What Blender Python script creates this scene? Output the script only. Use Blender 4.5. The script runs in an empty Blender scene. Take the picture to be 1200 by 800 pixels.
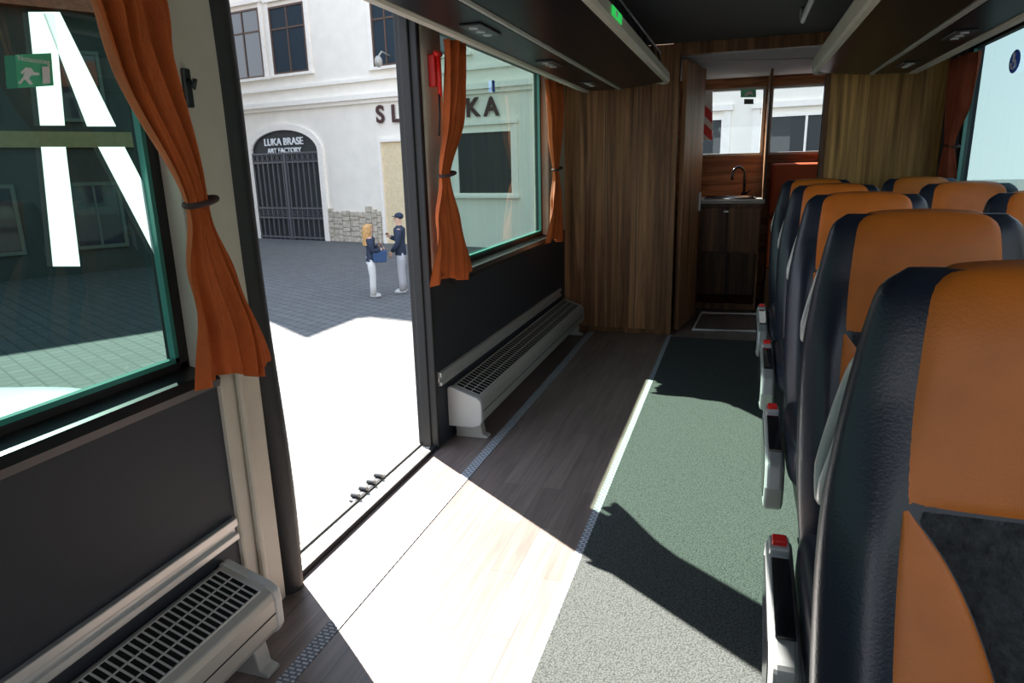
import bpy, bmesh, math, random
from mathutils import Vector, Matrix
random.seed(4)
SC=bpy.context.scene
LK=SC.collection.objects.link
V=Vector
# ---------------------------------------------------------------- camera
H=1.3; ST=-1.5
Yc=V((270,213,-800)).normalized()
Zc=V((-.025,1,.2578)); Zc=(Zc-Yc*Zc.dot(Yc)).normalized()
Xc=Yc.cross(Zc)
R=Matrix((Xc,Yc,Zc))
EYE=V((0,0,H))
def ray(u,v): return R@V((u-600,400-v,-800))
def onx(u,v,X):
    d=ray(u,v); return EYE+d*((X-EYE.x)/d.x)
def ony(u,v,Y):
    d=ray(u,v); return EYE+d*((Y-EYE.y)/d.y)
def onz(u,v,Z):
    d=ray(u,v); return EYE+d*((Z-EYE.z)/d.z)
cd=bpy.data.cameras.new("camera"); cam=bpy.data.objects.new("camera",cd); LK(cam)
cd.lens=24; cd.sensor_width=36; cd.clip_start=.02; cd.clip_end=500
cam.matrix_world=Matrix.Translation(EYE)@R.to_4x4()
SC.camera=cam
# ---------------------------------------------------------------- materials
def nt(name):
    m=bpy.data.materials.new(name); m.use_nodes=True
    n=m.node_tree; b=n.nodes["Principled BSDF"]; return m,n,b
def c4(c): return (c[0],c[1],c[2],1)
def mat(name,col,rough=.5,metal=0,var=0,vs=8,bump=0,bs=60,stretch=(1,1,1),coat=0,spec=.5):
    m,n,b=nt(name)
    b.inputs["Roughness"].default_value=rough; b.inputs["Metallic"].default_value=metal
    b.inputs["Coat Weight"].default_value=coat; b.inputs["Specular IOR Level"].default_value=spec
    b.inputs["Base Color"].default_value=c4(col)
    tc=n.nodes.new("ShaderNodeTexCoord"); mp=n.nodes.new("ShaderNodeMapping"); mp.inputs["Scale"].default_value=stretch
    n.links.new(tc.outputs["Object"],mp.inputs["Vector"])
    if var:
        t=n.nodes.new("ShaderNodeTexNoise"); t.inputs["Scale"].default_value=vs; t.inputs["Detail"].default_value=5
        r=n.nodes.new("ShaderNodeValToRGB")
        r.color_ramp.elements[0].position=.3; r.color_ramp.elements[1].position=.7
        r.color_ramp.elements[0].color=c4([x*(1-var) for x in col]); r.color_ramp.elements[1].color=c4([min(1,x*(1+var)) for x in col])
        n.links.new(mp.outputs[0],t.inputs["Vector"]); n.links.new(t.outputs["Fac"],r.inputs[0]); n.links.new(r.outputs[0],b.inputs["Base Color"])
    if bump:
        t=n.nodes.new("ShaderNodeTexNoise"); t.inputs["Scale"].default_value=bs; t.inputs["Detail"].default_value=3
        bp=n.nodes.new("ShaderNodeBump"); bp.inputs["Strength"].default_value=bump; bp.inputs["Distance"].default_value=.01
        n.links.new(mp.outputs[0],t.inputs["Vector"]); n.links.new(t.outputs["Fac"],bp.inputs["Height"]); n.links.new(bp.outputs[0],b.inputs["Normal"])
    return m
def wood(name,c1,c2,grain=(15,15,.6),rough=.45):
    m,n,b=nt(name); b.inputs["Roughness"].default_value=rough; b.inputs["Specular IOR Level"].default_value=.3
    L=n.links.new
    tc=n.nodes.new("ShaderNodeTexCoord"); mp=n.nodes.new("ShaderNodeMapping"); mp.inputs["Scale"].default_value=grain
    t=n.nodes.new("ShaderNodeTexNoise"); t.inputs["Scale"].default_value=1; t.inputs["Detail"].default_value=9; t.inputs["Roughness"].default_value=.66; t.inputs["Distortion"].default_value=1.6
    r=n.nodes.new("ShaderNodeValToRGB"); r.color_ramp.elements[0].position=.36; r.color_ramp.elements[1].position=.62
    r.color_ramp.elements[0].color=c4(c1); r.color_ramp.elements[1].color=c4(c2)
    mp2=n.nodes.new("ShaderNodeMapping"); mp2.inputs["Scale"].default_value=[g*.3 for g in grain]; mp2.inputs["Location"].default_value=(3.1,1.7,5)
    t2=n.nodes.new("ShaderNodeTexNoise"); t2.inputs["Scale"].default_value=1; t2.inputs["Detail"].default_value=4; t2.inputs["Distortion"].default_value=2.5
    r2=n.nodes.new("ShaderNodeValToRGB"); r2.color_ramp.elements[0].position=.38; r2.color_ramp.elements[0].color=(.50,.46,.44,1); r2.color_ramp.elements[1].position=.58; r2.color_ramp.elements[1].color=(1.1,1.1,1.1,1)
    mx=n.nodes.new("ShaderNodeMixRGB"); mx.blend_type='MULTIPLY'; mx.inputs[0].default_value=1
    L(tc.outputs["Object"],mp.inputs[0]); L(mp.outputs[0],t.inputs["Vector"]); L(t.outputs["Fac"],r.inputs[0])
    L(tc.outputs["Object"],mp2.inputs[0]); L(mp2.outputs[0],t2.inputs["Vector"]); L(t2.outputs["Fac"],r2.inputs[0])
    L(r.outputs[0],mx.inputs[1]); L(r2.outputs[0],mx.inputs[2]); L(mx.outputs[0],b.inputs["Base Color"])
    return m
def plank_mat():
    m,n,b=nt("wood_plank_vinyl"); b.inputs["Roughness"].default_value=.36; b.inputs["Specular IOR Level"].default_value=.4
    L=n.links.new
    tc=n.nodes.new("ShaderNodeTexCoord"); mp=n.nodes.new("ShaderNodeMapping"); mp.inputs["Rotation"].default_value=(0,0,math.pi/2)
    br=n.nodes.new("ShaderNodeTexBrick"); br.inputs["Scale"].default_value=1; br.inputs["Brick Width"].default_value=.62; br.inputs["Row Height"].default_value=.085
    br.inputs["Mortar Size"].default_value=.0012; br.inputs["Color1"].default_value=(.225,.170,.148,1); br.inputs["Color2"].default_value=(.165,.122,.108,1); br.inputs["Mortar"].default_value=(.10,.075,.066,1)
    mp2=n.nodes.new("ShaderNodeMapping"); mp2.inputs["Scale"].default_value=(40,3,1)
    t=n.nodes.new("ShaderNodeTexNoise"); t.inputs["Scale"].default_value=1; t.inputs["Detail"].default_value=6
    r=n.nodes.new("ShaderNodeValToRGB"); r.color_ramp.elements[0].position=.3; r.color_ramp.elements[0].color=(.78,.78,.78,1); r.color_ramp.elements[1].position=.7; r.color_ramp.elements[1].color=(1.2,1.2,1.2,1)
    mx=n.nodes.new("ShaderNodeMixRGB"); mx.blend_type='MULTIPLY'; mx.inputs[0].default_value=1
    L(tc.outputs["Object"],mp.inputs[0]); L(mp.outputs[0],br.inputs["Vector"]); L(tc.outputs["Object"],mp2.inputs[0]); L(mp2.outputs[0],t.inputs["Vector"])
    L(t.outputs["Fac"],r.inputs[0]); L(br.outputs["Color"],mx.inputs[1]); L(r.outputs[0],mx.inputs[2]); L(mx.outputs[0],b.inputs["Base Color"])
    return m
def paver_mat(name,c1,c2,mort,bw,rh,ms=.012,rot=.5):
    m,n,b=nt(name); b.inputs["Roughness"].default_value=.85
    L=n.links.new
    tc=n.nodes.new("ShaderNodeTexCoord"); mp=n.nodes.new("ShaderNodeMapping"); mp.inputs["Rotation"].default_value=(0,0,rot)
    br=n.nodes.new("ShaderNodeTexBrick"); br.inputs["Scale"].default_value=1; br.inputs["Brick Width"].default_value=bw; br.inputs["Row Height"].default_value=rh
    br.inputs["Mortar Size"].default_value=ms; br.inputs["Color1"].default_value=c4(c1); br.inputs["Color2"].default_value=c4(c2); br.inputs["Mortar"].default_value=c4(mort)
    L(tc.outputs["Object"],mp.inputs[0]); L(mp.outputs[0],br.inputs["Vector"]); L(br.outputs["Color"],b.inputs["Base Color"])
    return m
def carpet_mat():
    m,n,b=nt("green_grey_carpet"); b.inputs["Roughness"].default_value=1; b.inputs["Specular IOR Level"].default_value=.1
    L=n.links.new
    tc=n.nodes.new("ShaderNodeTexCoord")
    t=n.nodes.new("ShaderNodeTexVoronoi"); t.inputs["Scale"].default_value=190
    r=n.nodes.new("ShaderNodeValToRGB"); r.color_ramp.elements[0].position=.15; r.color_ramp.elements[0].color=(.098,.102,.096,1); r.color_ramp.elements[1].position=.8; r.color_ramp.elements[1].color=(.036,.040,.038,1)
    bp=n.nodes.new("ShaderNodeBump"); bp.inputs["Strength"].default_value=.3; bp.inputs["Distance"].default_value=.003; bp.invert=True
    L(tc.outputs["Object"],t.inputs["Vector"]); L(t.outputs["Distance"],r.inputs[0]); L(r.outputs[0],b.inputs["Base Color"]); L(t.outputs["Distance"],bp.inputs["Height"]); L(bp.outputs[0],b.inputs["Normal"])
    return m
def glass(name,tint,base=.05,top=.7):
    m=bpy.data.materials.new(name); m.use_nodes=True; n=m.node_tree; n.nodes.clear(); L=n.links.new
    o=n.nodes.new("ShaderNodeOutputMaterial"); tr=n.nodes.new("ShaderNodeBsdfTransparent"); tr.inputs[0].default_value=c4(tint)
    gl=n.nodes.new("ShaderNodeBsdfGlossy"); gl.inputs["Roughness"].default_value=.01; gl.inputs["Color"].default_value=(.9,1,.97,1)
    lw=n.nodes.new("ShaderNodeLayerWeight"); lw.inputs["Blend"].default_value=.5
    p=n.nodes.new("ShaderNodeMath"); p.operation='POWER'; p.inputs[1].default_value=4
    q=n.nodes.new("ShaderNodeMath"); q.operation='MULTIPLY_ADD'; q.inputs[1].default_value=top; q.inputs[2].default_value=base
    mx=n.nodes.new("ShaderNodeMixShader")
    L(lw.outputs["Facing"],p.inputs[0]); L(p.outputs[0],q.inputs[0]); L(q.outputs[0],mx.inputs[0]); L(tr.outputs[0],mx.inputs[1]); L(gl.outputs[0],mx.inputs[2]); L(mx.outputs[0],o.inputs[0])
    return m
def translucent(name,col,f=.8):
    m,n,b=nt(name); b.inputs["Base Color"].default_value=c4(col); b.inputs["Roughness"].default_value=.6
    o=n.nodes["Material Output"]; t=n.nodes.new("ShaderNodeBsdfTranslucent"); t.inputs[0].default_value=c4(col); mx=n.nodes.new("ShaderNodeMixShader"); mx.inputs[0].default_value=f
    n.links.new(b.outputs[0],mx.inputs[1]); n.links.new(t.outputs[0],mx.inputs[2]); n.links.new(mx.outputs[0],o.inputs[0]); return m
def emis(name,col,s):
    m,n,b=nt(name); b.inputs["Base Color"].default_value=c4(col); b.inputs["Emission Color"].default_value=c4(col); b.inputs["Emission Strength"].default_value=s; return m
M_plank=plank_mat(); M_carpet=carpet_mat()
M_char=mat("charcoal_wall_vinyl",(.022,.025,.034),.6,bump=.25,bs=400)
M_cream=mat("cream_grey_moulding",(.52,.47,.39),.5,var=.06)
M_dark=mat("dark_plastic",(.02,.021,.024),.35)
M_rackdark=mat("dark_glossy_rack_panel",(.005,.006,.010),.3,spec=.12)
M_rubber=mat("black_rubber",(.012,.012,.013),.55,bump=.2,bs=30)
M_alu=mat("brushed_aluminium",(.62,.62,.60),.35,metal=.6,var=.05)
M_greymetal=mat("painted_grey_metal",(.42,.41,.37),.42,metal=.25)
M_heatdark=mat("heater_shade_and_seam_dark",(.012,.013,.012),.8,spec=.1)
M_strip=paver_mat("dotted_aluminium_strip",(.62,.63,.65),(.50,.51,.53),(.16,.17,.20),.024,.0135,.0035,0)
M_ceil=mat("dark_grey_ceiling_felt",(.11,.11,.115),.9,bump=.3,bs=200)
M_wallwood=wood("dark_walnut_panel",(.15,.062,.026),(.52,.255,.115))
M_wallwood2=wood("golden_walnut_panel",(.28,.14,.036),(.66,.37,.115))
M_wood3=wood("red_walnut_panel",(.12,.052,.020),(.30,.14,.06))
M_wooddk=wood("dark_cabinet_veneer",(.08,.038,.018),(.22,.11,.05))
M_woodh=wood("reddish_wood_grain_horizontal",(.28,.10,.035),(.52,.23,.09),(1.5,18,18))
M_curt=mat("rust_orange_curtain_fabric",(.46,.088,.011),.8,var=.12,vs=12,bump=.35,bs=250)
M_curtd=mat("rust_curtain_fabric_darker",(.22,.040,.012),.85,var=.12,vs=12,bump=.35,bs=250)  # darker copy of the rust curtain material
M_curtb=mat("brown_band",(.05,.022,.02),.8)
M_leath=mat("black_leather",(.011,.015,.028),.34,bump=.08,bs=260)
M_orange=mat("orange_leather",(.55,.145,.013),.46,var=.08,vs=16,bump=.08,bs=260)
M_pattern=mat("black_patterned_fabric",(.022,.024,.028),.8,var=.7,vs=70,bump=.6,bs=120)
M_plgrey=mat("light_grey_plastic",(.48,.48,.46),.35)
M_silver=mat("silver_grey_plastic",(.42,.43,.43),.3,metal=.3)
M_gloss=mat("glossy_black_plastic",(.01,.01,.012),.12,coat=.3)
M_red=mat("red_plastic",(.70,.015,.012),.35)
M_glassL=glass("dark_green_tinted_glass",(.15,.24,.21),.05,.7)
M_glass=glass("light_green_tinted_glass",(.42,.57,.49),.04,.6)
M_glassN=glass("clearer_unseen_window_glass",(.82,.86,.84),.04,.6)  # clearer than the visible windows, to let more daylight into the bus
M_glassR=glass("teal_tinted_glass",(.30,.42,.41),.04,.6)
M_clear=glass("clear_glass",(.85,.9,.9),.04,.5)
M_white=mat("white_vinyl",(.85,.86,.86),.5)
M_whitet=translucent("white_translucent_vinyl",(.95,.90,.92),.9)
M_green=mat("green_sticker",(.10,.58,.33),.4)
M_blue=mat("blue_sticker",(.06,.18,.90),.5)
M_teal=mat("teal_glass_edge",(.05,.25,.21),.2)
M_greenled=emis("green_pictogram_light",(.03,.7,.12),.6)
M_plaza=paver_mat("grey_granite_pavers",(.125,.123,.120),(.098,.098,.097),(.058,.058,.058),.24,.24,.018,.45)
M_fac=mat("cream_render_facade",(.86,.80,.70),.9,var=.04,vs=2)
M_faccor=mat("cream_stone_moulding",(.90,.84,.75),.9,var=.04)
M_stone=mat("rough_beige_stone_base",(.50,.44,.35),.95,var=.28,vs=7,bump=.8,bs=8)
M_iron=mat("grey_iron",(.10,.10,.11),.5)
M_shopdark=mat("dark_interior_shade",(.03,.034,.034),.7)  # dark colour stands for the shade behind gate and shop glass
M_winframe=mat("brown_window_frame",(.10,.055,.035),.6)
def refl(name,col,rough=.03): 
    m,n,b=nt(name); b.inputs["Base Color"].default_value=c4(col); b.inputs["Roughness"].default_value=rough; b.inputs["Specular IOR Level"].default_value=1; return m
M_pane=refl("dark_window_pane",(.03,.045,.06))
M_carw=refl("white_car_paint",(.72,.73,.73),.25)
M_letter=mat("dark_brown_letters",(.06,.022,.02),.6)
M_tan=mat("warm_tan_doorway",(.74,.60,.38),.8,var=.08)
M_roof=mat("red_roof_tiles",(.36,.10,.05),.9,var=.25,vs=9,bump=.5,bs=12)
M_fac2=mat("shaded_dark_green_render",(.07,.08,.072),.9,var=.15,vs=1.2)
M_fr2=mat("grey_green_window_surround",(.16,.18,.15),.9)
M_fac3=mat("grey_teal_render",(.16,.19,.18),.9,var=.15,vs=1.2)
M_ochre=mat("ochre_render_band",(.40,.32,.16),.9,var=.1)
M_skin=mat("skin",(.62,.38,.27),.6)
M_hair=mat("blonde_hair",(.50,.28,.10),.6,var=.3,vs=30,bump=.5,bs=60)
M_navy=mat("navy_jacket_cloth",(.018,.028,.055),.8,bump=.3,bs=40)
M_whitecl=mat("white_trouser_cloth",(.62,.61,.58),.9)
M_beigecl=mat("pale_grey_trouser_cloth",(.42,.42,.43),.9)
M_bluebag=mat("blue_bag_canvas",(.03,.07,.16),.8)
M_shoe=mat("pale_trainers",(.5,.5,.48),.7)
M_lip=mat("lips",(.45,.14,.12),.6); M_eye=mat("dark_eye",(.02,.02,.02),.3)
M_seatred=mat("red_orange_upholstery",(.62,.11,.025),.6)
M_steel=mat("stainless_steel",(.6,.6,.6),.2,metal=1)
M_counter=mat("pale_worktop",(.42,.41,.38),.35)
M_kceil=mat("pale_grey_ceiling_panel",(.42,.42,.43),.7)
# ---------------------------------------------------------------- mesh builder
WL={}
class MB:
    def __init__(s): s.v=[];s.f=[];s.fm=[]
    def add(s,vs,fs,mi=0):
        o=len(s.v); s.v+=[V(p) for p in vs]; s.f+=[[i+o for i in f] for f in fs]; s.fm+=[mi]*len(fs); return s
    def box(s,x0,x1,y0,y1,z0,z1,mi=0,M=None):
        vs=[V((x,y,z)) for x in (x0,x1) for y in (y0,y1) for z in (z0,z1)]
        if M: vs=[M@p for p in vs]
        return s.add(vs,[(0,1,3,2),(4,6,7,5),(0,4,5,1),(2,3,7,6),(0,2,6,4),(1,5,7,3)],mi)
    def prism(s,pts,ax,a0,a1,mi=0,M=None):
        n=len(pts)
        def mk(p,a):
            q={'y':V((p[0],a,p[1])),'x':V((a,p[0],p[1])),'z':V((p[0],p[1],a))}[ax]
            return M@q if M else q
        vs=[mk(p,a0) for p in pts]+[mk(p,a1) for p in pts]
        return s.add(vs,[list(range(n))[::-1],[i+n for i in range(n)]]+[(i,(i+1)%n,(i+1)%n+n,i+n) for i in range(n)],mi)
    def grid(s,fn,nu,nv,cu=False,mi=0):
        vs=[fn(i/nu,j/nv) for j in range(nv+1) for i in range(nu+(0 if cu else 1))]
        w=nu+(0 if cu else 1); fs=[]
        for j in range(nv):
            for i in range(nu):
                a=j*w+i;b=j*w+(i+1)%w if cu else j*w+i+1
                fs.append((a,b,b+w,a+w))
        return s.add(vs,fs,mi)
    def tube(s,path,r,n=8,closed=False,mi=0,flat=1):
        P=[V(p) for p in path]; N=len(P); rs=r if isinstance(r,(list,tuple)) else [r]*N
        T=[]
        for i in range(N):
            a=P[(i-1)%N] if closed or i>0 else P[i]; b=P[(i+1)%N] if closed or i<N-1 else P[i]
            T.append((b-a).normalized())
        up=V((0,0,1)) if abs(T[0].z)<.9 else V((1,0,0)); nn=T[0].cross(up).normalized(); vs=[]
        for i in range(N):
            nn=(nn-T[i]*nn.dot(T[i])).normalized(); bb=T[i].cross(nn)
            for k in range(n):
                a=2*math.pi*k/n; vs.append(P[i]+nn*math.cos(a)*rs[i]*flat+bb*math.sin(a)*rs[i])
        fs=[]
        for i in range(N if closed else N-1):
            for k in range(n):
                j=(i+1)%N; fs.append((i*n+k,i*n+(k+1)%n,j*n+(k+1)%n,j*n+k))
        if not closed: fs+= [list(range(n))[::-1],[(N-1)*n+k for k in range(n)]]
        return s.add(vs,fs,mi)
    def ball(s,c,r,n=12,mi=0):
        c=V(c); rr=V(r) if hasattr(r,'__len__') else V((r,r,r))
        return s.grid(lambda u,v:c+V((rr.x*math.cos(2*math.pi*u)*math.sin(math.pi*v),rr.y*math.sin(2*math.pi*u)*math.sin(math.pi*v),rr.z*math.cos(math.pi*v))),n,n//2+1,True,mi)
    def cyl(s,c0,c1,r,n=16,mi=0): return s.tube([c0,c1],r,n,False,mi)
    def obj(s,name,mats,parent=None,world=True,bevel=0,smooth=False,label=None,cat=None,kind=None,group=None,seg=2):
        vs=s.v
        if parent is not None:
            off=WL[parent.name] if world else V((0,0,0))
        else:
            lo=V([min(p[i] for p in vs) for i in range(3)]); hi=V([max(p[i] for p in vs) for i in range(3)])
            off=V(((lo.x+hi.x)/2,(lo.y+hi.y)/2,lo.z))
        me=bpy.data.meshes.new(name); me.from_pydata([p-off for p in vs],[],s.f); 
        if not isinstance(mats,(list,tuple)): mats=[mats]
        for m in mats: me.materials.append(m)
        for p,mi in zip(me.polygons,s.fm): p.material_index=mi; p.use_smooth=smooth
        bm=bmesh.new(); bm.from_mesh(me); bmesh.ops.remove_doubles(bm,verts=bm.verts,dist=1e-5); bmesh.ops.recalc_face_normals(bm,faces=bm.faces); bm.to_mesh(me); bm.free()
        o=bpy.data.objects.new(name,me); LK(o)
        if parent is not None: o.parent=parent; WL[o.name]=WL[parent.name]
        else: o.location=off; WL[o.name]=off
        if bevel:
            md=o.modifiers.new("bevel","BEVEL"); md.width=bevel; md.segments=seg; md.limit_method='ANGLE'; md.angle_limit=.6
        tag(o,label,cat,kind,group); return o
def tag(o,label=None,cat=None,kind=None,group=None):
    if label: o["label"]=label
    if cat: o["category"]=cat
    if kind: o["kind"]=kind
    if group: o["group"]=group
def top(name,loc,label,cat,kind=None,group=None):
    o=bpy.data.objects.new(name,None); o.empty_display_size=.1; LK(o); o.location=loc; WL[o.name]=V(loc); tag(o,label,cat,kind,group); return o
def box(name,b,m,**k):
    return MB().box(*b).obj(name,m,**k)
def dup(src,loc,label=None,rz=None):
    n=src.copy(); LK(n); n.location=loc; WL[n.name]=V(loc)
    if rz is not None: n.rotation_euler=(0,0,rz)
    if label: n["label"]=label
    def rec(a,b):
        for ch in a.children:
            c=ch.copy(); LK(c); c.parent=b; rec(ch,c)
    rec(src,n); return n
def text(name,body,size,M,m,parent,ext=.01,off=0,sx=1,align='CENTER'):
    cu=bpy.data.curves.new(name,'FONT'); cu.body=body; cu.size=size; cu.extrude=ext; cu.offset=off; cu.align_x=align; cu.align_y='CENTER'; cu.space_character=sx
    t=bpy.data.objects.new("tmp",cu); LK(t); dg=bpy.context.evaluated_depsgraph_get(); dg.update()
    me=bpy.data.meshes.new_from_object(t.evaluated_get(dg)); bpy.data.objects.remove(t); bpy.data.curves.remove(cu)
    off_=WL[parent.name] 
    for v in me.vertices: v.co=M@v.co-off_
    me.materials.clear(); me.materials.append(m)
    o=bpy.data.objects.new(name,me); LK(o); o.parent=parent; return o
def basis(o,x,y,z):
    M=Matrix((x,y,z)).transposed().to_4x4(); M.translation=o; return M
# ---------------------------------------------------------------- room shell
LX=-1.30; RX=1.22; BY=5.27; CZ=2.10; YB=-2.6; YF=6.98
box("floor",(LX-.1,RX+.1,YB,YF,-.10,0),M_plank,kind="structure",label="wood-look plank vinyl bus floor")
box("floor_carpet",(-.445,RX,YB,BY-.1,.0,.008),M_carpet,kind="structure",label="grey-green woven carpet runner of the bus aisle")
for i,(x,w) in enumerate([(-1.067,.023),(-.459,.016)]):
    box("trim_%d"%(i+1),(x-w,x+w,YB,BY-.02,0,.003),M_strip,kind="structure",label="dotted aluminium floor rail strip")
box("ceiling",(LX-.1,RX+.1,YB,BY,CZ,CZ+.06),M_ceil,kind="structure",label="dark grey padded bus ceiling")
WT=1.93; WS=.80
w=MB()
w.box(LX-.1,LX,YB,1.56,0,WS); w.box(LX-.1,LX,2.78,BY,0,WS); w.box(LX-.1,LX,YB,YF,WT,CZ+.02)
w.box(LX-.1,LX,BY,YF,0,WT)
w.obj("wall_left",M_char,kind="structure",label="charcoal vinyl lower side wall of the bus")
w=MB(); w.box(LX-.1,LX+.01,1.36,1.56,WS,WT); w.box(LX-.1,LX+.012,1.40,1.56,0.0,WS)
w.box(LX+.012,LX+.03,1.45,1.475,0,WS)
w.obj("trim_3",M_cream,kind="structure",label="cream grey moulded pillar beside the doorway",bevel=.012)
w=MB(); w.box(LX-.1,LX+.01,2.785,2.99,WS,WT)
w.obj("trim_4",M_cream,kind="structure",label="cream grey moulded pillar between doorway and window",bevel=.012)
box("trim_5",(LX-.1,LX+.01,4.78,BY,WS,WT),M_cream,kind="structure",label="cream grey end pillar",bevel=.012)
def seal(name,y0,y1,amp,rx=.05):
    def fn(u,v):
        z=-.02+1.97*v; a=2*math.pi*u; cy=(y0+y1)/2+amp*math.sin(v*9)-.05*(v*v if amp else 0)
        return V((LX-.045+rx*math.cos(a),cy+(y1-y0)/2*math.sin(a),z))
    return MB().grid(fn,12,40,True).obj(name,M_rubber,kind="structure",smooth=True,label="thick black rubber door edge seal")
seal("trim_6",1.55,1.665,.009,.075)
w=MB(); w.box(LX-.10,LX+.004,2.752,2.783,0,WT); w.box(LX-.075,LX-.03,2.742,2.753,0,WT)
w.obj("trim_7",M_rubber,kind="structure",label="slim black door frame post",bevel=.008)
w=MB(); w.box(LX-.12,LX-.03,1.62,2.77,-.03,.012,0); w.box(LX-.10,LX-.085,1.64,2.75,.012,.02,1); w.box(LX-.03,LX-.005,1.6,2.8,0,.02,1)
w.obj("trim_8",[M_cream,M_rubber],kind="structure",label="metal threshold sill of the doorway",bevel=.003)
for i,(a,b) in enumerate([(YB,1.38),(2.98,4.8)]):
    MB().prism([(LX-.09,.76),(LX+.03,.76),(LX+.035,.78),(LX+.02,.80),(LX-.06,.82),(LX-.09,.82)],'y',a,b).obj("trim_%d"%(9+i),M_dark,kind="structure",label="dark window ledge")
def sidewin(name,X,y0,y1,z0,z1,gm,inn,label):
    t=top(name,((X),(y0+y1)/2,z0),label,"window","structure")
    fr=MB(); f=.035; xa,xb=X-.02,X+.02
    fr.box(xa,xb,y0,y1,z0,z0+f);fr.box(xa,xb,y0,y1,z1-f,z1);fr.box(xa,xb,y0,y0+f,z0,z1);fr.box(xa,xb,y1-f,y1,z0,z1)
    fr.obj("window_frame",M_rubber,parent=t,bevel=.006)
    e=MB(); x=X+inn*.012; g=.012
    e.box(x-.006,x+.012,y0+f,y1-f,z0+f,z0+f+g);e.box(x-.006,x+.012,y1-f-g,y1-f,z0+f,z1-f)
    e.obj("glass_edge",M_teal,parent=t)
    MB().add([(X,y0+f,z0+f),(X,y1-f,z0+f),(X,y1-f,z1-f),(X,y0+f,z1-f)],[(0,1,2,3)]).obj("window_pane",gm,parent=t)
    return t
w1=sidewin("window_1",LX-.06,YB+.4,1.36,WS+.0,WT,M_glassL,1,"dark green tinted side window with white lettering")
w2=sidewin("window_2",LX-.06,2.99,4.78,WS+.0,WT,M_glass,1,"green tinted side window with rust curtains")
def dec(pts,name,m,par,X):
    q=[onx(u,v,X) for u,v in pts]; MB().add(q,[list(range(len(q)))]).obj(name,m,parent=par)
X1=LX-.052
dec([(33,14),(64,14),(76,147),(47,147)],"white_lettering",M_whitet,w1,X1)
dec([(48,172),(77,172),(94,312),(62,312)],"white_lettering",M_whitet,w1,X1)
dec([(50,14),(70,14),(136,148),(102,148)],"white_lettering",M_whitet,w1,X1-.003)
dec([(115,172),(146,172),(212,300),(182,300)],"white_lettering",M_whitet,w1,X1)
X2=LX-.045
S7=4
def sh(pts): return [(u+S7,64+(v-64)*.93) for u,v in pts]
dec(sh([(14,64),(56,62),(59,103),(17,106)]),"exit_sticker",M_green,w1,X2)
text("exit_sticker_text","Notausstieg",.0138,basis(onx(36+S7,70.5,X2+.003),V((0,1,0)),V((0,0,1)),V((1,0,0))),M_white,w1,.0003)
dec(sh([(20,86),(26,80),(33,81),(36,86),(42,87),(42,90),(33,90),(30,94),(35,101),(31,102),(25,95),(20,101),(17,100),(23,92),(25,86),(22,89)]),"exit_pictogram",M_white,w1,X2+.003)
dec(sh([(45,79),(54,79),(55,100),(46,101)]),"exit_pictogram",M_white,w1,X2+.003)
p=onx(578,101,LX-.05); MB().box(p.x,p.x+.002,p.y-.02,p.y+.02,p.z-.03,p.z+.03).obj("round_sticker",M_blue,parent=w2)
# right wall
w=MB(); w.box(RX,RX+.1,YB,BY,0,.88); w.box(RX,RX+.1,YB,YF,1.93,CZ+.02); w.box(RX,RX+.1,BY-.3,YF,0,1.93)
for y in (1.3,3.3): w.box(RX,RX+.1,y,y+.12,.88,1.93)
w.obj("wall_right",M_char,kind="structure",label="charcoal bus side wall with window band")
w3=sidewin("window_3",RX+.05,3.42,BY-.3,.88,1.93,M_glassR,-1,"green tinted side window")
sidewin("window_4",RX+.05,1.42,3.3,.88,1.93,M_glassN,-1,"pale tinted side window")
sidewin("window_5",RX+.05,YB+.3,1.3,.88,1.93,M_glassN,-1,"pale tinted side window")
p=onx(1189,72,RX+.035)
def disc(c,ax,r,n=24): 
    c=V(c); return [c+V((0,math.cos(2*math.pi*k/n)*r*1.4,math.sin(2*math.pi*k/n)*r)) for k in range(n)]
MB().add(disc(p,'x',.055),[list(range(24))]).obj("wheelchair_sticker",M_blue,parent=w3)
q=MB(); x=p.x-.004
q.tube([(x,p.y+math.cos(a)*.030,p.z-.012+math.sin(a)*.022) for a in [math.radians(k) for k in range(100,390,20)]],.005,6); q.tube([(x,p.y,p.z+.028),(x,p.y,p.z),(x,p.y-.024,p.z),(x,p.y-.038,p.z-.025)],.006,6)
q.ball((x,p.y,p.z+.036),.009,8)
q.obj("wheelchair_symbol",M_white,parent=w3)
w=MB(); w.box(LX-.1,RX+.1,YB-.08,YB,-.1,.6); w.box(LX-.1,RX+.1,YB-.08,YB,2.0,2.16); w.box(LX-.1,LX+.1,YB-.08,YB,.6,2.0); w.box(RX-.1,RX+.1,YB-.08,YB,.6,2.0)
w.obj("wall_back",M_char,kind="structure",label="end wall of the coach with windscreen opening")
# ---------------------------------------------------------------- bulkhead
OL,OR=-.455,.50
w=MB(); w.box(LX,OL,BY,BY+.05,0,CZ)
w.obj("wall_front",M_wallwood,kind="structure",label="dark walnut veneer bulkhead",bevel=.003)
w=MB(); w.box(OR,RX,BY,BY+.05,0,CZ)
w.obj("wall_front.001",M_wallwood2,kind="structure",label="golden brown veneer bulkhead",bevel=.003)
w=MB(); w.box(OL-.045,OL,BY-.03,BY+.07,0,CZ); w.box(OR,OR+.03,BY-.02,BY+.07,0,CZ); w.box(OL,OR,BY-.02,BY+.06,2.02,CZ)
w.obj("trim_11",M_wood3,kind="structure",label="wood door frame around the galley opening",bevel=.004)
w=MB(); w.box(LX+.02,OL-.05,BY-.022,BY-.002,0,.035)
w.obj("baseboard_front",M_wood3,kind="structure",label="low wooden skirting",bevel=.003)
w=MB()
for x in (-.98,-.74): w.box(x-.002,x+.002,BY-.003,BY,.03,CZ-.02)
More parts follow.
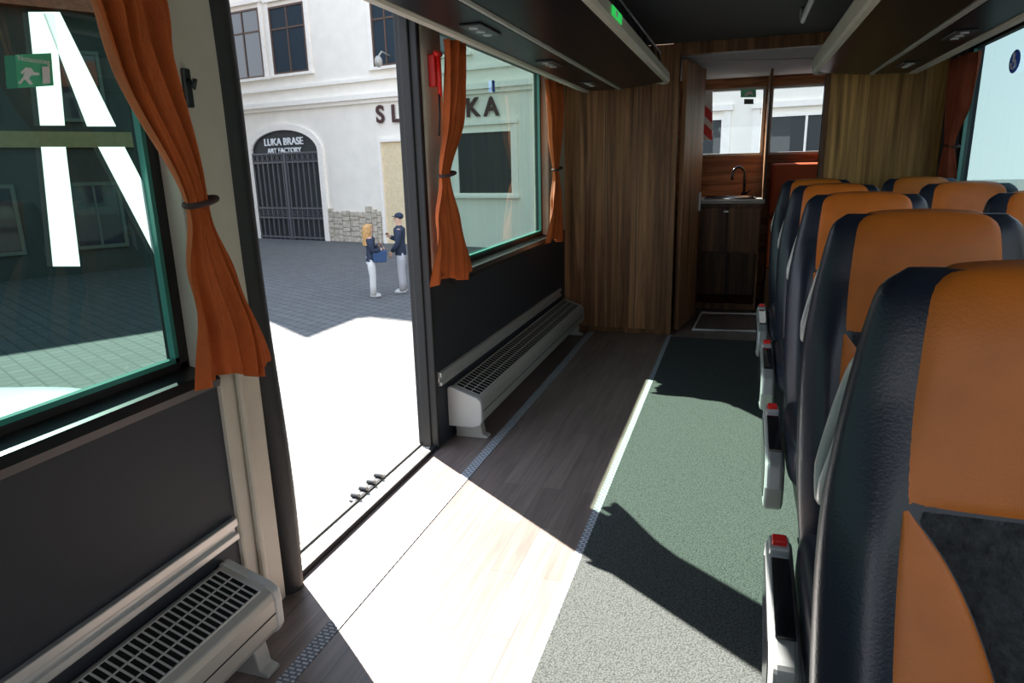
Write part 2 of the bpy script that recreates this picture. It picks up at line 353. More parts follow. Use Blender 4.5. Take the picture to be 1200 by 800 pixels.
w.obj("trim_12",M_dark,kind="structure",label="dark seam between veneer sheets")
d=top("door_1",(-.42,5.4,0),"open dark wood galley door leaf","door","structure")
Md=Matrix.Translation(V((-.425,5.34,0)))@Matrix.Rotation(-.16,4,'Z')
MB().box(-.018,.018,0,.62,.02,2.0,0,Md).obj("door_leaf",M_wallwood,parent=d,bevel=.004)
MB().box(.018,.035,.53,.56,.9,1.05,0,Md).obj("door_handle",M_alu,parent=d,bevel=.004)
w=MB()
c=[onz(u,v,.006) for u,v in ((822,366),(889,368),(890,388),(812,386))]
w.tube(c,.010,8,True); w.obj("trim_13",M_white,kind="structure",label="pale rounded floor hatch edging")
GY=6.92
w=MB(); w.box(LX,RX,GY,GY+.06,0,1.34); w.box(LX,RX,GY,GY+.06,1.93,CZ); w.box(LX,-.50,GY,GY+.06,1.34,1.93); w.box(.165,.215,GY,GY+.06,1.34,1.93); w.box(.95,RX,GY,GY+.06,1.34,1.93)
w.obj("wall_rear",M_woodh,kind="structure",label="wood panelled galley end wall with windows")
for i,(a,b) in enumerate([(-.50,.165),(.215,.95)]):
    t=top("window_%d"%(6+i),((a+b)/2,GY+.03,1.34),"galley window in pale frame","window","structure")
    fr=MB(); f=.02; y0,y1=GY-.01,GY+.05
    fr.box(a,b,y0,y1,1.34,1.34+f);fr.box(a,b,y0,y1,1.93-f,1.93);fr.box(a,a+f,y0,y1,1.34,1.93);fr.box(b-f,b,y0,y1,1.34,1.93)
    fr.obj("window_frame",M_plgrey,parent=t,bevel=.004)
    MB().add([(a,GY+.03,1.34),(b,GY+.03,1.34),(b,GY+.03,1.93),(a,GY+.03,1.93)],[(0,1,2,3)]).obj("window_pane",M_clear,parent=t)
    if i==0:
        def g(pts,name,m,yy): MB().add([ony(u,v,yy) for u,v in pts],[list(range(len(pts)))]).obj(name,m,parent=t)
        g([(821,106),(835,106),(835,164),(821,164)],"sign_backing",M_white,GY-.02)
        g([(821,118),(835,132),(835,145),(821,131)],"red_stripe",M_red,GY-.022)
        g([(821,140),(835,154),(835,164),(832,164),(821,153)],"red_stripe",M_red,GY-.022)
        g([(868,105),(886,105),(886,114),(868,114)],"exit_sign",M_green,GY-.02)
        g([(872,112),(876,107),(881,107),(883,112),(879,110),(876,112)],"exit_pictogram",M_white,GY-.022)
        g([(872,116),(883,116),(883,122),(872,122)],"info_sticker",M_dark,GY-.02)
box("ceiling.001",(LX,RX,BY+.06,YF,2.02,2.06),M_kceil,kind="structure",label="pale grey galley ceiling panel")
w=MB(); w.tube([(OL+.1,5.6,2.015),(OR,5.9,2.015)],.006,6); w.obj("trim_14",M_plgrey,kind="structure",label="galley ceiling joint strip")
k=top("kitchen_cabinet",(-.1,6.55,0),"dark walnut galley base cabinet below the sink","cabinet")
w=MB(); w.box(-.50,.18,6.33,GY-.005,.50,.93); w.box(-.50,-.48,6.33,GY-.005,0,.5); w.box(.16,.18,6.33,GY-.005,0,.5); w.box(-.48,.16,6.80,GY-.005,0,.5); w.box(-.48,.16,6.33,6.8,0,.05); w.obj("body",M_wooddk,parent=k)
w=MB(); w.box(-.48,-.10,6.305,6.33,.52,.90); w.obj("door",M_wood3,parent=k,bevel=.004)
w=MB(); w.box(-.09,.17,6.305,6.33,.52,.90); w.obj("door",M_wood3,parent=k,bevel=.004)
MB().box(-.13,-.09,6.295,6.305,.86,.875).obj("handle",M_alu,parent=k,bevel=.002)
box("countertop",(-.51,.205,6.29,GY-.005,.931,.965),M_counter,label="pale worktop with rounded edge on the galley cabinet",cat="worktop",bevel=.008)
w=MB(); w.box(.185,.203,6.36,GY-.012,.966,2.02); w.obj("partition_panel",M_wood3,label="narrow wooden partition panel standing on the galley worktop",cat="partition",bevel=.003)
s=top("sink",(-.1,6.6,.965),"small stainless steel sink set in the worktop","sink")
w=MB(); w.tube([(-.30,6.42,.974),(.12,6.42,.974),(.12,6.70,.974),(-.30,6.70,.974)],.009,8,True); w.obj("rim",M_steel,parent=s,smooth=True)
w=MB(); w.box(-.30,.12,6.42,6.70,.966,.968); w.obj("basin",M_gloss,parent=s)
s=top("faucet",(.03,6.78,.965),"tall black gooseneck tap beside the sink","tap")
w=MB(); w.cyl((.03,6.78,.967),(.03,6.78,1.01),.024); w.obj("base",M_gloss,parent=s)
pth=[(.03,6.78,1.0),(.03,6.78,1.16)]+[(.03-.055+.055*math.cos(a),6.78-.02*(1-math.cos(a)),1.16+.075*math.sin(a)) for a in [math.radians(x) for x in range(15,181,15)]]+[(-.08,6.74,1.12)]
w=MB(); w.tube(pth,.013,8); w.obj("spout",M_gloss,parent=s,smooth=True)
w=MB(); w.tube([(.05,6.78,1.0),(.09,6.77,1.03)],.007,8); w.obj("lever",M_gloss,parent=s,smooth=True)
s=top("bench_seat",(.6,6.6,0),"red-orange upholstered bench in the galley corner","bench")
w=MB(); w.box(.25,1.1,6.45,GY-.02,.35,.78); w.obj("cushion",M_seatred,parent=s,bevel=.03,seg=3)
w=MB(); w.box(.25,1.1,6.78,GY-.02,.80,1.26); w.obj("backrest",M_seatred,parent=s,bevel=.03,seg=3)
w=MB(); w.box(.25,1.1,6.47,GY-.02,0,.35); w.obj("base",M_wallwood,parent=s,bevel=.003)
# ---------------------------------------------------------------- luggage racks
def rack(name,sgn,cx,y1,lab,th):
    t=top(name,(cx,y1-1,1.8),lab,"luggage rack")
    def X(x): return cx+sgn*x
    W=.80
    def loft(prof,nm,m,ya=YB,yb=y1):
        b=MB(); n=len(prof); ys=[ya]+[yb-.40+.04*i for i in range(11)]
        vs=[];fs=[]
        for y in ys:
            k=max(0,(y-(yb-.28))/.28)
            for (x,z) in prof:
                vs.append(V((X(x+(W-x)*.25*k**3),y,z+(.05*k**3 if z<1.84 else 0))))
        for j in range(len(ys)-1):
            for i in range(n): fs.append((j*n+i,j*n+(i+1)%n,(j+1)*n+(i+1)%n,(j+1)*n+i))
        fs+=[list(range(n)),[(len(ys)-1)*n+i for i in range(n)]]
        b.add(vs,fs); return b.obj(nm,m,parent=t)
    loft([(.012,1.845),(.02,1.80),(.12,1.785),(.30,1.768),(.31,1.79),(.31,1.86),(.06,1.88)],"underside_panel",M_rackdark)
    loft([(0,1.80+th),(-.004,1.80),(.004,1.787),(.022,1.781),(.028,1.79),(.018,1.81),(.02,1.80+th)],"edge_moulding",M_cream)
    loft([(.31,1.768),(.316,1.762),(.328,1.761),(.334,1.766),(.345,1.80),(.31,1.80)],"inner_rib",M_greymetal)
    loft([(.345,1.768),(.52,1.766),(.525,1.80),(.345,1.80)],"dark_strip",M_rackdark)
    loft([(.525,1.764),(.535,1.757),(.565,1.758),(.575,1.77),(.60,1.80),(.525,1.81)],"outer_rib",M_cream)
    loft([(.60,1.80),(.79,1.885),(.79,1.92),(.60,1.86),(.27,1.87),(.31,1.80)],"shelf",M_rackdark)
    b=MB(); n=int((y1-YB-.4)/.31)
    b.tube([(X(.08),YB,1.985),(X(.08),y1-.1,1.985)],.010,8)
    for i in range(n): b.cyl((X(.05),y1-.25-i*.31,1.88),(X(.08),y1-.25-i*.31,1.985),.006,6)
    b.obj("guard_rail",M_dark,parent=t)
    for i in range(5):
        y=y1-.65-i*.93
        MB().box(X(.39),X(.47),y-.11,y+.11,1.760,1.767).obj("reading_light_unit",M_dark,parent=t,bevel=.003)
        for dy in (-.07,.0,.07): MB().cyl((X(.43),y+dy,1.755),(X(.43),y+dy,1.761),.016,14).obj("air_nozzle",M_silver,parent=t)
    return t
rk=rack("luggage_rack",-1,-.47,4.95,"dark glossy overhead luggage rack with cream edges",.045)
rk2=rack("luggage_rack",1,.37,4.95,"dark glossy overhead luggage rack with cream edges",.075)
MB().box(-.4655,-.462,2.60,2.80,1.806,1.838).obj("green_exit_marker",M_greenled,parent=rk)
MB().box(-.462,-.4612,2.66,2.70,1.812,1.832).obj("exit_marker_symbol",M_white,parent=rk)
s=top("handrail",(.27,4,2.0),"pale tubular handrail under the ceiling","handrail")
MB().tube([(.27,YB+.5,2.02),(.27,4.3,2.02),(.27,4.36,2.05),(.27,4.38,2.1)],.016,10).obj("rail",M_plgrey,parent=s,smooth=True)
# ---------------------------------------------------------------- heaters
def heater(name,y0,y1,lab,step,sw):
    t=top(name,(LX+.1,(y0+y1)/2,0),lab,"heater")
    pr=[(LX+.004,.075),(LX+.004,.262),(LX+.02,.270),(LX+.15,.225),(LX+.170,.210),(LX+.175,.19),(LX+.175,.11),(LX+.165,.09),(LX+.13,.075)]
    MB().prism(pr,'y',y0+.02,y1-.02).obj("body",M_greymetal,parent=t,bevel=.004)
    pe=[(LX+.10+(x-LX-.10)*1.04,.165+(z-.165)*1.04) for x,z in pr]
    pe=[(max(x,LX+.002),z) for x,z in pe]
    MB().prism(pe,'y',y1-.03,y1).obj("end_cap",M_plgrey,parent=t,bevel=.006)
    MB().prism(pe,'y',y0,y0+.03).obj("end_cap",M_plgrey,parent=t,bevel=.006)
    def zt(x): return .270-(x-(LX+.02))*.045/.13
    x0,x1=LX+.028,LX+.150
    b=MB(); b.prism([(x0,zt(x0)),(x0,zt(x0)+.0015),(x1,zt(x1)+.0015),(x1,zt(x1))],'y',y0+.05,y1-.05)
    b.obj("grille_shade_plate",M_heatdark,parent=t)  # dark plate, no hole; colour stands for the shaded hollow under the slats
    b=MB(); n=int((y1-y0-.10)/step)
    for i in range(n+1):
        y=y0+.05+i*step
        b.prism([(x0,zt(x0)),(x0,zt(x0)+.0025),(x1,zt(x1)+.0025),(x1,zt(x1))],'y',y-sw,y+sw)
    for x in (x0,x0+.04,x0+.08,x1): b.box(x-.002,x+.002,y0+.05,y1-.05,zt(x)-.002,zt(x)+.003)
    b.obj("grille",M_plgrey,parent=t)
    for ya in (y1-.10,y0+.05): MB().prism([(LX+.02,.0),(LX+.02,.075),(LX+.15,.075),(LX+.16,.02),(LX+.185,.012),(LX+.185,0)],'y',ya,ya+.05).obj("foot",M_greymetal,parent=t,bevel=.004)
    b=MB(); b.box(LX+.173,LX+.1765,y0+.03,y1-.03,.15,.153); b.obj("seam",M_heatdark,parent=t)
    return t
heater("convector_heater",-1.6,1.34,"pale metal convector heater with slotted grille under large window",.020,.0028)
heater("convector_heater",2.88,5.18,"pale metal convector heater with slotted grille beside the bulkhead",.034,.0030)
for (a,b_,lab) in [(-1.6,1.39,"aluminium rail strip on the charcoal wall near the doorway pillar"),(2.79,5.1,"aluminium rail strip on the charcoal wall under the curtains")]:
    w=MB(); w.box(LX,LX+.018,a,b_,.345,.37); w.box(LX,LX+.018,a,b_,.305,.325); w.box(LX,LX+.006,a,b_,.305,.37)
    w.obj("wall_rail",M_alu,label=lab,cat="rail",bevel=.003)
# ---------------------------------------------------------------- curtains
def lerp(k,t):
    for (a,va),(b,vb) in zip(k,k[1:]):
        if t<=b:
            f=(t-a)/(b-a); f=f*f*(3-2*f); return va+(vb-va)*f
    return k[-1][1]
def curtain(x,kc,kw,zt,zb,ztie,lab,pl=4.4,m=M_curt,dx=.035,side=1):
    t=top("curtain",(x,lerp(kc,0.5),zb),lab,"curtain")
    def fn(u,v):
        z=zt+(zb-zt)*v; w_=lerp(kw,v); cy=lerp(kc,v)
        d=abs(z-ztie); am=dx*min(1,.35+d*2.2)
        y=cy+(u-.5)*2*w_+.012*math.sin(7*u+5*v)*min(1,d*3)
        xx=x+am*math.sin(2*math.pi*pl*u+1.6*math.sin(3*v+u*6))*(0.75+.35*math.sin(9*u+2*v))+.25*am*math.sin(2*math.pi*pl*2.3*u+4*v)+side*.03*math.sin(math.pi*u)*min(1,.4+(2.0*d))
        zz=z+(.018*math.sin(u*7) if v>.97 else 0)
        return V((xx,y,zz))
    MB().grid(fn,110,56).obj("fabric",m,parent=t,smooth=True)
    vt=(zt-ztie)/(zt-zb); cy=lerp(kc,vt); w_=lerp(kw,vt)
    MB().tube([(x+.015+(.030)*math.cos(a),cy+(w_+.004)*math.sin(a),ztie+.008*math.sin(a)) for a in [2*math.pi*i/20 for i in range(20)]],.007,8,True).obj("tie_band",M_curtb,parent=t,smooth=True)
    return t
curtain(LX+.085,[(0,1.14),(.22,1.20),(.60,1.325),(1,1.385)],[(0,.12),(.3,.085),(.60,.036),(.75,.085),(1,.138)],1.822,.795,1.235,"rust orange curtain tied back beside the doorway pillar",dx=.026)
curtain(LX+.075,[(0,2.95),(.3,2.91),(.57,2.80),(1,2.84)],[(0,.09),(.3,.085),(.57,.05),(.75,.14),(1,.235)],1.822,.81,1.27,"rust orange curtain tied back on the pillar after the doorway",dx=.025)
curtain(LX+.085,[(0,4.62),(.3,4.64),(.58,4.68),(1,4.62)],[(0,.20),(.3,.14),(.58,.06),(.75,.12),(1,.22)],1.822,.79,1.27,"rust orange curtain tied back next to the wooden bulkhead",dx=.026)
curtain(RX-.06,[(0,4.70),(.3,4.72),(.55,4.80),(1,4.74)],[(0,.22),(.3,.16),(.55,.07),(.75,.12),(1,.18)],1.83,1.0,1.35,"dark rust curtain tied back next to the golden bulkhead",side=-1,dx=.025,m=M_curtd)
# red emergency hammer
p=onx(514,84,LX+.055)
s=top("emergency_hammer",(p.x,p.y,p.z-.1),"red emergency hammer in a holder on the pillar","hammer")
MB().box(LX+.012,p.x-.012,p.y-.013,p.y+.013,p.z-.06,p.z+.07).obj("holder",M_red,parent=s,bevel=.005)
MB().tube([(p.x,p.y,p.z-.10),(p.x+.002,p.y,p.z-.02),(p.x,p.y,p.z+.06)],[.009,.008,.010],10).obj("handle",M_red,parent=s,smooth=True)
MB().tube([(p.x,p.y-.026,p.z+.07),(p.x,p.y+.026,p.z+.07)],.011,10).obj("hammer_head",M_red,parent=s,smooth=True)
MB().tube([(p.x,p.y-.005,p.z-.09),(p.x,p.y-.01,p.z-.18),(p.x-.01,p.y-.005,p.z-.26)],.005,6).obj("cord",M_dark,parent=s,smooth=True)
p=onx(222,103,LX+.02)
s=top("coat_hook",(p.x,p.y,p.z),"small black plastic hook on the cream pillar","hook")
MB().box(LX+.008,LX+.02,p.y-.012,p.y+.012,p.z-.045,p.z+.045).obj("plate",M_dark,parent=s,bevel=.004)
MB().tube([(LX+.02,p.y,p.z+.02),(LX+.035,p.y,p.z+.0),(LX+.04,p.y,p.z+.02)],.006,8).obj("hook_arm",M_dark,parent=s,smooth=True)
s=top("ramp_latch",(LX-.10,2.25,0),"small black ramp latch with rollers on the door sill","latch")
MB().box(LX-.12,LX-.09,2.15,2.40,.012,.022).obj("base",M_dark,parent=s,bevel=.003)
for i in range(4):
    y=2.18+i*.063
    MB().cyl((LX-.125,y,.028),(LX-.09,y,.028),.009,10).obj("roller",M_dark,parent=s)
# ---------------------------------------------------------------- seats
def cat(keys,z):
    ks=keys
    if z<=ks[0][0]: return ks[0][1]
    if z>=ks[-1][0]: return ks[-1][1]
    for i in range(len(ks)-1):
        if z<=ks[i+1][0]:
            a,b=ks[i],ks[i+1]; p0=ks[i-1] if i else a; p3=ks[i+2] if i+2<len(ks) else b
            f=(z-a[0])/(b[0]-a[0]); h=b[0]-a[0]
            m0=(b[1]-p0[1])/max(1e-6,(b[0]-p0[0]))*h; m1=(p3[1]-a[1])/max(1e-6,(p3[0]-a[0]))*h
            return (2*f**3-3*f*f+1)*a[1]+(f**3-2*f*f+f)*m0+(-2*f**3+3*f*f)*b[1]+(f**3-f*f)*m1
HW=[(.38,.215),(.55,.232),(.75,.238),(.88,.234),(.97,.222),(1.05,.208),(1.11,.196),(1.145,.184),(1.165,.158)]
TH=[(.38,.045),(.55,.055),(.80,.052),(.95,.046),(1.08,.042),(1.14,.032),(1.165,.012)]
YC=[(.38,.06),(.60,.115),(.85,.195),(1.0,.235),(1.165,.262)]
def fr(xn,z,back=False):
    g=(max(0,1-abs(xn)**3.2))**(1/3.2)
    lo=max(0,min(1,(1.02-z)/.15))
    bo=.48*math.exp(-((abs(xn)-.80)/.13)**2)*g*lo
    t=cat(TH,z); yc=cat(YC,z)
    y=yc+t*g*.9 if back else yc-t*(g+bo)
    return V((xn*cat(HW,z),y,z))
seat=top("coach_seat",(0,0,0),"seat","seat",group="coach seats")
b=MB(); n=36; rows=44; vs=[];fs_=[]
zz=[.38+(1.165-.38)*(1-(1-j/rows)**1.3) for j in range(rows+1)]
xs=[-math.cos(math.pi*i/n) for i in range(n+1)]
for z in zz:
    vs+=[fr(x,z) for x in xs]+[fr(x,z,True) for x in xs[::-1][1:-1]]
w_=2*n
for j in range(rows):
    for i in range(w_): fs_.append((j*w_+i,j*w_+(i+1)%w_,(j+1)*w_+(i+1)%w_,(j+1)*w_+i))
fs_+=[list(range(w_))[::-1],[rows*w_+i for i in range(w_)]]
b.add(vs,fs_); b.obj("backrest",M_leath,parent=seat,world=False,smooth=True)
ZS=.905
def pillow(a,c): return .012*(max(0,math.sin(math.pi*a))*max(0,math.sin(math.pi*c)))**.4-.003
def headfn(u,v):
    L1=1.165-ZS; L2=.16; s_=v*(L1+L2)
    xn=(u*2-1)*(.67+.08*min(1,s_/L1))
    off=pillow(u,v)+.002
    if s_<=L1:
        z=min(ZS+s_,1.165); p=fr(xn,z); k=max(0,(z-1.10)/.065); return p+V((0,-off*(1-k*.8),off*k))
    z=1.165-(s_-L1); p=fr(xn,z,True); k=max(0,1-(s_-L1)/.05); return p+V((0,off*(1-k*.8),off*k))
MB().grid(headfn,30,50).obj("headrest_cover",M_orange,parent=seat,world=False,smooth=True,label="orange leather head cover")
CK=[(.40,.14),(.52,.14),(.62,.16),(.71,.22),(.79,.33),(.85,.46),(ZS-.002,.64)]
HZ=ZS-.002-.40
def cres(sg):
    def fn(u,v):
        z=.40+HZ*v; a=cat(CK,z)+.003; xn=sg*(a+(.67-a)*u); return fr(xn,z)+V((0,-pillow(u,v)-.003,0))
    return fn
for sg in (-1,1): MB().grid(cres(sg),12,48).obj("side_panel",M_orange,parent=seat,world=False,smooth=True,label="curved orange leather inset")
def ins(u,v):
    z=.40+HZ*v; a=cat(CK,z)-.003; xn=(u*2-1)*a; return fr(xn,z)+V((0,-pillow(u,v)-.003,0))
MB().grid(ins,24,48).obj("insert_panel",M_pattern,parent=seat,world=False,smooth=True,label="black patterned fabric insert")
def cush(w2,y0,y1,z0,z1):
    def fn(u,v):
        a=2*math.pi*u; ph=math.pi*(v-.5)
        e=.35
        def sp(c): return math.copysign(abs(c)**e,c)
        return V((w2*sp(math.cos(ph))*sp(math.cos(a)),(y0+y1)/2+(y1-y0)/2*sp(math.cos(ph))*sp(math.sin(a)),(z0+z1)/2+(z1-z0)/2*sp(math.sin(ph))))
    return fn
MB().grid(cush(.232,-.42,.10,.31,.475),48,20,True).obj("cushion",M_leath,parent=seat,world=False,smooth=True)
MB().grid(cush(.15,-.40,.06,.40,.483),40,16,True).obj("cushion_insert",M_pattern,parent=seat,world=False,smooth=True,label="black patterned cushion insert")
MB().box(-.19,.19,-.32,.04,.20,.33).obj("seat_frame",M_dark,parent=seat,world=False,bevel=.01)
for x in (-.13,.13):
    b=MB(); b.prism([(-.24,.0),(-.22,.22),(.0,.22),(.06,.0),(.0,0.0),(-.06,.14),(-.14,.14),(-.18,0)],'x',x-.02,x+.02); b.obj("leg",M_dark,parent=seat,world=False,bevel=.004)
pp=[]
for i in range(28):
    a=2*math.pi*i/28; zc=.955+.085*math.sin(a); pp.append(V((-.228+.035*max(0,(zc-.90))/.14,.262+.032*math.cos(a)+(zc-.955)*.28,zc)))
MB().tube(pp,.010,8,True).obj("grab_handle",M_plgrey,parent=seat,world=False,smooth=True,label="pale grey plastic grab handle")
D=-.080
prof=[(-.33,.30),(-.345,.38),(-.32,.45),(-.26,.478),(-.12,.495),(.04,.512),(.07,.50),(.072,.45),(.04,.40),(-.08,.35),(-.22,.29)]
b=MB(); b.prism([(y,z+D) for y,z in prof],'x',-.294,-.236); b.obj("side_console",M_silver,parent=seat,world=False,bevel=.014,seg=3,label="silver grey side console")
inn_=[(-.30,.33),(-.31,.38),(-.29,.43),(-.25,.450),(-.12,.468),(.02,.480),(.045,.465),(.02,.425),(-.08,.38),(-.21,.32)]
b=MB(); b.prism([(y,z+D) for y,z in inn_],'x',-.2965,-.2935); b.obj("side_inlay",M_gloss,parent=seat,world=False,label="glossy black side inlay")
b=MB(); b.prism([(-.27,.474+D),(-.03,.501+D),(-.03,.509+D),(-.27,.483+D)],'x',-.284,-.246); b.obj("console_inlay",M_gloss,parent=seat,world=False,bevel=.002,label="glossy black inlay")
b=MB(); b.box(-.282,-.250,.0,.032,.518+D,.534+D); b.obj("release_button",M_red,parent=seat,world=False,bevel=.004,label="red release button")
b=MB(); b.box(-.288,-.244,-.014,.048,.49+D,.521+D); b.obj("buckle",M_silver,parent=seat,world=False,bevel=.005)
b=MB(); b.prism([(-.05,.10),(-.07,.40+D),(.03,.42+D),(.05,.30),(.0,.10)],'x',-.262,-.242); b.obj("side_bracket",M_silver,parent=seat,world=False,bevel=.006,label="silver grey side bracket")
AX,WX=.425,.970
LA="black and orange leather coach seat beside the carpeted aisle"
LB="black and orange leather coach seat next to the side window"
rowsY=[.64,1.50,2.43,3.36,4.25]
seat.location=(AX-.075,rowsY[0],0.008); seat["label"]=LA
for i,y in enumerate(rowsY):
    if i: dup(seat,(AX-(.03 if i==1 else .01 if i==2 else 0),y,.008),LA)
    dup(seat,(WX,y,.008),LB)
# ---------------------------------------------------------------- outside
g=MB(); g.box(-80,80,-60,90,ST-.2,ST); g.obj("ground",M_plaza,kind="structure",label="pale stone paved town square")
Z=V((0,0,1))
eL=ray(-850,187+.025*1720); eL.z=0; eL.normalize(); E=-eL; N=E.cross(Z)
O=onz(290,278,ST)
FM=basis(O,E,-N,Z)
def fpx(u,v):
    d=ray(u,v); t=(O-EYE).dot(N)/d.dot(N); q=EYE+d*t-O; return q.dot(E),q.z
def fs(u,v): return fpx(u,v)[0]
def fz(u,v): return fpx(u,v)[1]
bld=top("building",O+E*4,"cream rendered town building with arched iron gate","building")
WL[bld.name]=O+E*4
def fb(name,boxes,m,bevel=0,label=None):
    b=MB()
    for x in boxes: b.box(*x,0,FM)
    return b.obj(name,m,parent=bld,bevel=bevel,label=label)
SL=-13
fb("wall",[(SL,26,0,9,0,20)],M_fac)  # unseen height and left run extended to deepen the shadow on the square
zc=fz(365,119)
fb("cornice",[(SL,26,-.20,0,zc-.10,zc+.08),(SL,26,-.10,0,zc-.24,zc-.10),(SL,26,-.3,0,19.3,19.7)],M_faccor,bevel=.02)
zc2=fz(365,102)
fb("moulding",[(SL,26,-.10,0,zc2,zc2+.12)],M_faccor)
def fwin(u0,v0,u1,v1,pane=M_pane,frame=M_winframe,bars=(1,1)):
    s0=(fs(u0,v0)+fs(u0,v1))/2; s1=(fs(u1,v0)+fs(u1,v1))/2; um=(u0+u1)/2; z1=fz(um,v0); z0=fz(um,v1)
    fwin2(s0,s1,z0,z1,pane,frame,bars); return s0,s1,z0,z1
def fwin2(s0,s1,z0,z1,pane=M_pane,frame=M_winframe,bars=(1,1)):
    fb("window_pane",[(s0,s1,-.02,0,z0,z1)],pane)
    f=.07; bx=[(s0-f,s0,-.06,0,z0-f,z1+f),(s1,s1+f,-.06,0,z0-f,z1+f),(s0,s1,-.06,0,z1,z1+f),(s0,s1,-.06,0,z0-f,z0)]
    sm=(s0+s1)/2
    if bars[0]: bx.append((sm-.03,sm+.03,-.05,0,z0,z1))
    if bars[1]: zt=z0+(z1-z0)*.68; bx.append((s0,s1,-.05,0,zt-.03,zt+.03))
    fb("window_frame",bx,frame)
    fb("window_surround",[(s0-.25,s0-f,-.05,0,z0-.1,z1+.25),(s1+f,s1+.25,-.05,0,z0-.1,z1+.25),(s0-.3,s1+.3,-.1,0,z1+.25,z1+.4),(s0-.3,s1+.3,-.12,0,z0-.17,z0-.07)],M_faccor)
r1=fwin(269,14,306,91); r2=fwin(320,7,358,84); r3=fwin(438,-5,466,75)
for k in range(5):
    fwin2(r3[1]+1.6+k*2.6,r3[1]+2.8+k*2.6,r2[2],r2[3])
sa=fs(303,230); sb=fs(379,230); zsp=fz(338,178); ztop=fz(338,152)
sm=(sa+sb)/2; hw=(sb-sa)/2; rise=ztop-zsp
arc=[(sm+hw*math.cos(math.pi*i/20),zsp+rise*math.sin(math.pi*i/20)) for i in range(21)]
b=MB(); b.prism([(sb,0)]+arc+[(sa,0)],'y',-.03,0,0,FM); b.obj("gate_shade_panel",M_shopdark,parent=bld)  # flat dark panel, no opening; shade inside the arch is put into its colour
b=MB(); gz=zsp-.05
nb=13
for i in range(nb+1):
    x=sa+(sb-sa)*i/nb; b.box(x-.025,x+.025,-.10,-.06,.02,gz,0,FM)
for z in (.1,.9,1.3,gz-.35,gz): b.box(sa,sb,-.11,-.05,z-.035,z+.035,0,FM)
b.box(sm-.05,sm+.05,-.12,-.05,.02,gz,0,FM)
for i in range(nb):
    x=sa+(sb-sa)*(i+.5)/nb
    b.tube([FM@V((x+.07*math.cos(a),-.08,gz-.18+.12*math.sin(a))) for a in [2*math.pi*k/10 for k in range(10)]],.015,5,True)
    b.tube([FM@V((x+.06*math.cos(a),-.08,1.1+.12*math.sin(a))) for a in [2*math.pi*k/10 for k in range(10)]],.015,5,True)
b.obj("gate",M_iron,parent=bld,label="double iron gate with vertical bars")
outer=[(sm+(hw+.25)*math.cos(math.pi*i/20),zsp+(rise+.25)*math.sin(math.pi*i/20)) for i in range(21)]
b=MB()
for i in range(20):
    b.prism([arc[i],outer[i],outer[i+1],arc[i+1]],'y',-.12,0,0,FM)
b.box(sb,sb+.25,-.12,0,0,zsp,0,FM); b.box(sa-.25,sa,-.12,0,0,zsp,0,FM); b.obj("gate_surround",M_faccor,parent=bld)
TM=lambda s,z,d=.06: basis(O+E*s+Z*z+N*d,E,Z,N)
text("sign_lettering","LUKA BRASE",.40,TM(sm,zsp+rise*.46),M_white,bld,.02,.004)
text("sign_lettering","ART FACTORY",.29,TM(sm,zsp+rise*.06),M_white,bld,.02,.003)
def stones(s0,s1,zt):
    b=MB(); x=s0
    while x<s1:
        wd=random.uniform(.25,.5); z=0
        while z<zt-.1:
            h=random.uniform(.15,.28); b.box(x,min(x+wd-.02,s1),-.08-random.random()*.03,0,z,z+h-.02,0,FM); z+=h
        x+=wd
    b.obj("stone_plinth",M_stone,parent=bld,bevel=.02)
stones(fs(384,260)+.1,fs(447,250),fz(415,245))
stones(sa-2.0,sa-.27,fz(290,250))
d0=fs(451,220); d1=fs(480,220); zt_=fz(460,166)
fb("doorway",[(d0,d1,-.03,0,0,zt_)],M_tan)
fb("doorway_frame",[(d0-.12,d0,-.12,0,0,zt_+.12),(d1,d1+.12,-.12,0,0,zt_+.12),(d0,d1,-.12,0,zt_,zt_+.12)],M_faccor)
fwin(538,155,600,226,M_shopdark,M_faccor,(0,0))
for k in range(3):
    z0=fz(570,226);z1=fz(570,155); s_=fs(600,190)+1.2+k*3.4; fwin2(s_,s_+2.3,z0,z1,M_shopdark,M_faccor,(1,0))
def fl(ch,u,v,h):
    s_,z_=fpx(u,v); text("facade_letter",ch,h,TM(s_,z_,.08),M_letter,bld,.02,.020)
hh=(fz(450,125)-fz(450,144))*1.5
fl("S",447,135,hh); fl("L",465,134,hh); fl("K",555,127,hh*1.0); fl("A",577,126,hh*1.0)
p=fpx(458,66)
b=MB(); b.tube([FM@V((p[0],0,p[1])),FM@V((p[0],-.5,p[1]+.1)),FM@V((p[0],-.7,p[1]-.1))],.03,8); b.ball(FM@V((p[0],-.7,p[1]-.25)),(.14,.14,.2),12); b.obj("wall_lamp",M_greymetal,parent=bld,smooth=True)
